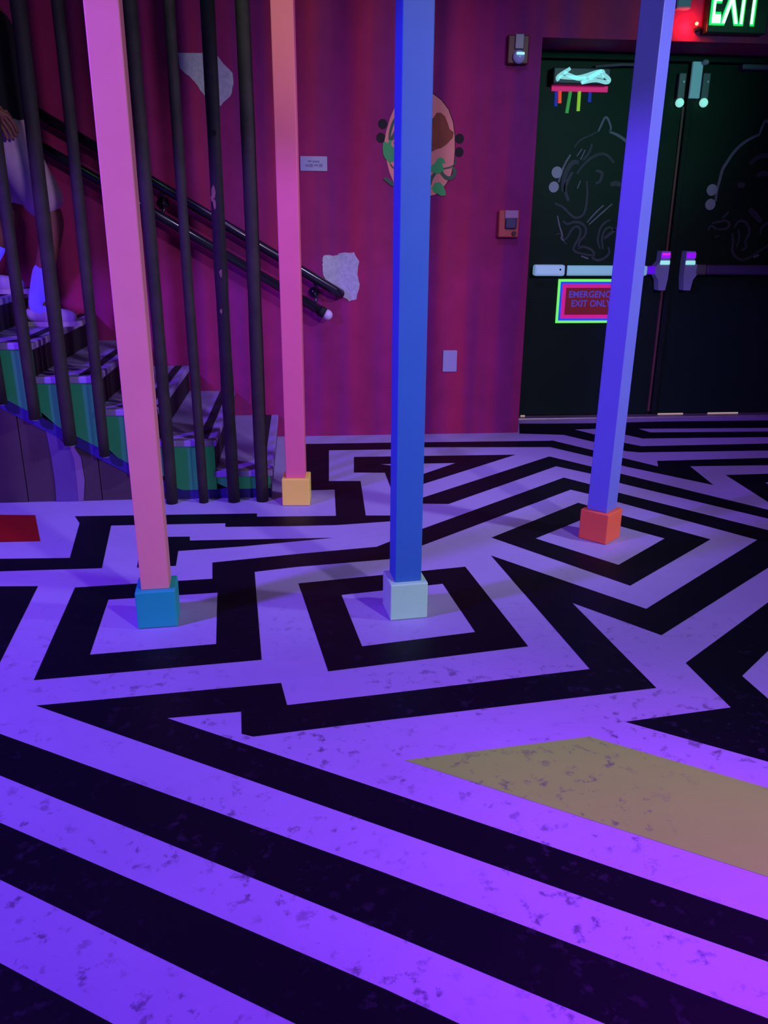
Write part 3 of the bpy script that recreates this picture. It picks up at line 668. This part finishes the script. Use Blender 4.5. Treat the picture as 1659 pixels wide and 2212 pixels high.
# ------------------------------------------------------------------ person going down the stairs
def skin(name, V, E, Rr, m, parent, sub=2):
    me = bpy.data.meshes.new(name); me.from_pydata([Vector(v) for v in V], E, [])
    o = bpy.data.objects.new(name, me); COL.objects.link(o)
    o.modifiers.new('s', 'SKIN'); 
    for i, sv in enumerate(me.skin_vertices[0].data):
        r = Rr[i]; sv.radius = r if isinstance(r, tuple) else (r, r); sv.use_root = (i == 0)
    ss = o.modifiers.new('u', 'SUBSURF'); ss.levels = sub; ss.render_levels = sub
    dg = bpy.context.evaluated_depsgraph_get(); dg.update()
    nm = bpy.data.meshes.new_from_object(o.evaluated_get(dg))
    bpy.data.objects.remove(o); nm.name = name; nm.materials.clear(); nm.materials.append(m)
    for p in nm.polygons: p.use_smooth = True
    q = bpy.data.objects.new(name, nm); COL.objects.link(q); attach(q, parent); return q
PY = 4.50
Z5 = Z1 + 4 * RISE; Z6 = Z1 + 5 * RISE
pe = thing('person', 'person in black shirt, pale knee-length shorts and white socks walking down the stairs', 'person', (-1.31, PY, Z5))
hip = (-1.40, PY, 1.70); nH = (-1.375, PY - 0.09, 1.64); fH = (-1.375, PY + 0.09, 1.64)
nK, nA = (-1.185, PY - 0.07, 1.265), (-1.335, PY - 0.06, Z5 + 0.085)          # near (front) leg
fK, fA = (-1.42, PY + 0.05, 1.31), (-1.60, PY + 0.04, Z6 + 0.10)           # far (rear) leg
chest = (-1.42, PY, 2.02); neck = (-1.42, PY, 2.22); head = (-1.40, PY, 2.36)
nS, nE, nW = (-1.42, PY - 0.19, 2.13), (-1.47, PY - 0.25, 1.88), (-1.375, PY - 0.22, 1.755)
fS, fE, fW = (-1.42, PY + 0.19, 2.13), (-1.47, PY + 0.25, 1.88), (-1.43, PY + 0.23, 1.70)
V = []; E = []; Rr = []
def av(p, r, par=None):
    V.append(p); Rr.append(r); i = len(V) - 1
    if par is not None: E.append((par, i))
    return i
def L(p, q, t): return tuple(a + (b - a) * t for a, b in zip(p, q))
i0 = av(hip, (0.12, 0.145)); i1 = av((-1.41, PY, 1.86), (0.10, 0.135), i0); i2 = av(chest, (0.115, 0.15), i1)
i3 = av((-1.42, PY, 2.14), (0.08, 0.11), i2); i4 = av(neck, 0.052, i3); i5 = av((-1.405, PY, 2.30), 0.07, i4)
i6 = av((-1.395, PY, 2.37), (0.10, 0.085), i5); i7 = av((-1.40, PY, 2.45), (0.08, 0.07), i6)
av((-1.29, PY, 2.345), 0.016, i6)                                            # nose
for s_ in (-1, 1): av((-1.41, PY + s_ * 0.088, 2.355), 0.018, i6)            # ears
for S_, E_, W_, sg_ in ((nS, nE, nW, -1), (fS, fE, fW, 1)):
    a = av(S_, 0.06, i3); b = av(L(S_, E_, 0.5), 0.05, a); c = av(E_, 0.042, b); d = av(L(E_, W_, 0.5), 0.038, c); w = av(W_, 0.028, d)
    dr = (Vector(W_) - Vector(E_)).normalized(); pm = tuple(Vector(W_) + dr * 0.05)
    pi = av(pm, (0.034, 0.022), w); side = Vector((0, 0, 1)).cross(dr).normalized() * 0.0
    upv = dr.cross(Vector((0, 1, 0))).normalized()
    for k, (off, ln) in enumerate(((-0.028, 0.060), (-0.010, 0.075), (0.009, 0.080), (0.027, 0.070))):
        f1 = av(tuple(Vector(pm) + dr * 0.035 + upv * off), 0.0095, pi)
        f2 = av(tuple(Vector(pm) + dr * (0.035 + ln * 0.55) + upv * off + Vector((0, sg_ * 0.006, -0.006))), 0.0085, f1)
        av(tuple(Vector(pm) + dr * (0.035 + ln * 0.85) + upv * off + Vector((0, sg_ * 0.012, -0.028))), 0.0075, f2)
    t1 = av(tuple(Vector(W_) + dr * 0.03 - upv * 0.035 + Vector((0, 0.01 * -sg_, 0))), 0.011, w)
    av(tuple(Vector(W_) + dr * 0.065 - upv * 0.055 + Vector((0, 0.015 * -sg_, 0))), 0.009, t1)
for Hh, K, A, zf in ((nH, nK, nA, Z5), (fH, fK, fA, Z6)):
    a = av(Hh, 0.085, i0); b = av(L(Hh, K, 0.5), 0.072, a); c = av(K, 0.054, b); d = av(L(K, A, 0.35), 0.055, c); e = av(L(K, A, 0.8), 0.036, d); f = av(A, 0.036, e)
    h = av((A[0] - 0.03, A[1], zf + 0.05), 0.034, f); av((A[0] + 0.10, A[1], zf + 0.045), 0.033, f)
body = skin('body', V, E, Rr, M['skin'], pe, 2)
# clothing
V = []; E = []; Rr = []
i0 = av((-1.40, PY, 1.59), (0.145, 0.175)); i0 = av((-1.405, PY, 1.70), (0.142, 0.17), i0); i1 = av((-1.41, PY, 1.86), (0.128, 0.16), i0); i2 = av(chest, (0.135, 0.17), i1); i3 = av((-1.42, PY, 2.15), (0.09, 0.12), i2); av((-1.42, PY, 2.20), 0.065, i3)
for S_, E_ in ((nS, nE), (fS, fE)):
    a = av(S_, 0.074, i3); av(L(S_, E_, 0.75), 0.064, a)
skin('shirt', V, E, Rr, M['shirt'], pe, 2)
V = []; E = []; Rr = []
i0 = av((-1.40, PY, 1.76), (0.125, 0.150)); i1 = av((-1.385, PY, 1.65), (0.130, 0.160), i0)
for Hh, K in ((nH, nK), (fH, fK)):
    a = av(L(Hh, K, 0.20), 0.115, i1); b = av(L(Hh, K, 0.6), 0.108, a); av(L(Hh, K, 0.99), 0.104, b)
skin('shorts', V, E, Rr, M['shorts'], pe, 2)
for K, A, zf, rot in ((nK, nA, Z5, 0.0), (fK, fA, Z6, 0.0)):
    skin('sock', [L(K, A, 0.48), L(K, A, 0.62), L(K, A, 0.85), A, (A[0] + 0.075, A[1], zf + 0.055)], [(0, 1), (1, 2), (2, 3), (3, 4)], [0.052, 0.056, 0.048, 0.052, 0.044], M['sock'], pe, 2)
    sh = skin('shoe', [(A[0] - 0.055, A[1], zf + 0.055), (A[0], A[1], zf + 0.062), (A[0] + 0.09, A[1], zf + 0.052), (A[0] + 0.165, A[1], zf + 0.042), (A[0] + 0.20, A[1], zf + 0.036)],
              [(0, 1), (1, 2), (2, 3), (3, 4)], [(0.040, 0.038), (0.052, 0.044), (0.042, 0.046), (0.030, 0.043), (0.018, 0.030)], M['shoe'], pe, 2)
    ol = []
    for k in range(28):
        a_ = k * 2 * math.pi / 28; cx_ = A[0] + 0.072 + 0.152 * math.cos(a_); wy_ = (0.047 if math.cos(a_) > -0.2 else 0.040) * math.sin(a_)
        ol.append(Vector((cx_, A[1] + wy_, zf + 0.0015)))
    MB()._prism(ol, Vector((0, 0, 0.024))).build('sole', M['sole'], sh)
MB().sphere((-1.415, PY, 2.425), 0.105, (1.02, 0.88, 0.92)).build('hair', M['hair'], pe, True)
for s_ in (-1, 1): MB().sphere((-1.307, PY + s_ * 0.034, 2.375), 0.013).build('eye', M['eye'], pe, True)
MB().box((-1.303, PY, 2.300), (0.012, 0.05, 0.012), bev=0.004).build('mouth', mat('lip', (0.30, 0.09, 0.08), 0.6), pe)

# ------------------------------------------------------------------ light
W = bpy.data.worlds.new('world'); S.world = W; W.use_nodes = True
W.node_tree.nodes['Background'].inputs[0].default_value = (0.35, 0.16, 0.75, 1); W.node_tree.nodes['Background'].inputs[1].default_value = 0.02
def lamp(kind, name, loc, target, col, power, **kw):
    l = bpy.data.lights.new(name, kind); l.color = col; l.energy = power
    for k, v in kw.items(): setattr(l, k, v)
    o = bpy.data.objects.new(name, l); COL.objects.link(o); o.location = loc
    d = (Vector(target) - Vector(loc)); o.rotation_euler = d.to_track_quat('-Z', 'Y').to_euler(); return o
# hooded violet downlight on the left: its shade cuts the beam off about 11 degrees below the horizontal
lamp('SPOT', 'violet_downlight', (-2.6, 1.4, 2.35), (-2.204, 1.031, 0), (0.23, 0.055, 1.0), 660, spot_size=math.radians(151.6), spot_blend=0.02, shadow_soft_size=0.13)
lamp('SPOT', 'lilac_wash', (2.6, -1.6, 2.9), (0.6, 3.2, 0.7), (0.62, 0.50, 0.80), 680, spot_size=math.radians(60), spot_blend=1.0, shadow_soft_size=0.12)
lamp('SPOT', 'purple_spot', (1.3, 0.75, 1.5), (0.80, 1.10, 0), (0.42, 0.0, 1.0), 200, spot_size=math.radians(70), spot_blend=1.0, shadow_soft_size=0.12)
lamp('SPOT', 'wall_wash', (0.8, 3.2, 3.3), (0.7, 5.04, 0.35), (0.40, 0.22, 1.0), 120, spot_size=math.radians(78), spot_blend=1.0, shadow_soft_size=0.3)
lamp('SPOT', 'amber_spot', (-0.6, 1.6, 3.3), (-0.05, 3.7, 2.35), (0.75, 1.0, 0.02), 90, spot_size=math.radians(30), spot_blend=0.7, shadow_soft_size=0.1)
lamp('SPOT', 'right_post_fill', (3.6, 1.6, 2.6), (1.25, 3.15, 1.15), (0.58, 0.54, 1.0), 430, spot_size=math.radians(46), spot_blend=0.8, shadow_soft_size=0.1)  # added fill lamp, brightens the right face of the violet post
lamp('SPOT', 'green_spot', (-0.4, 2.9, 3.45), (-0.55, 3.8, 2.5), (0.2, 1.0, 0.4), 9, spot_size=math.radians(90), spot_blend=0.8, shadow_soft_size=0.1)
lamp('SPOT', 'violet_right_spot', (3.6, 2.6, 3.0), (2.6, 4.0, 0), (0.36, 0.03, 1.0), 80, spot_size=math.radians(60), spot_blend=0.9, shadow_soft_size=0.1)
lamp('SPOT', 'green_door_fill', (2.7, 1.0, 2.4), (1.95, 5.43, 2.0), (0.12, 1.0, 0.62), 170, spot_size=math.radians(27), spot_blend=1.0, shadow_soft_size=0.1)  # added fill lamp, tints the upper doors green where the sign cannot reach
pl = onwall(1490, 55, WALL - 0.05)
lamp('POINT', 'red_indicator_glow', (pl.x, WALL - 0.045, pl.z), (0, 0, 0), (1.0, 0.05, 0.03), 1.5, shadow_soft_size=0.012)
lamp('AREA', 'green_exit_glow', (2.41, WALL - 0.09, 2.41), (2.41, 3.0, 1.4), (0.1, 1.0, 0.4), 0.8, size=0.2)
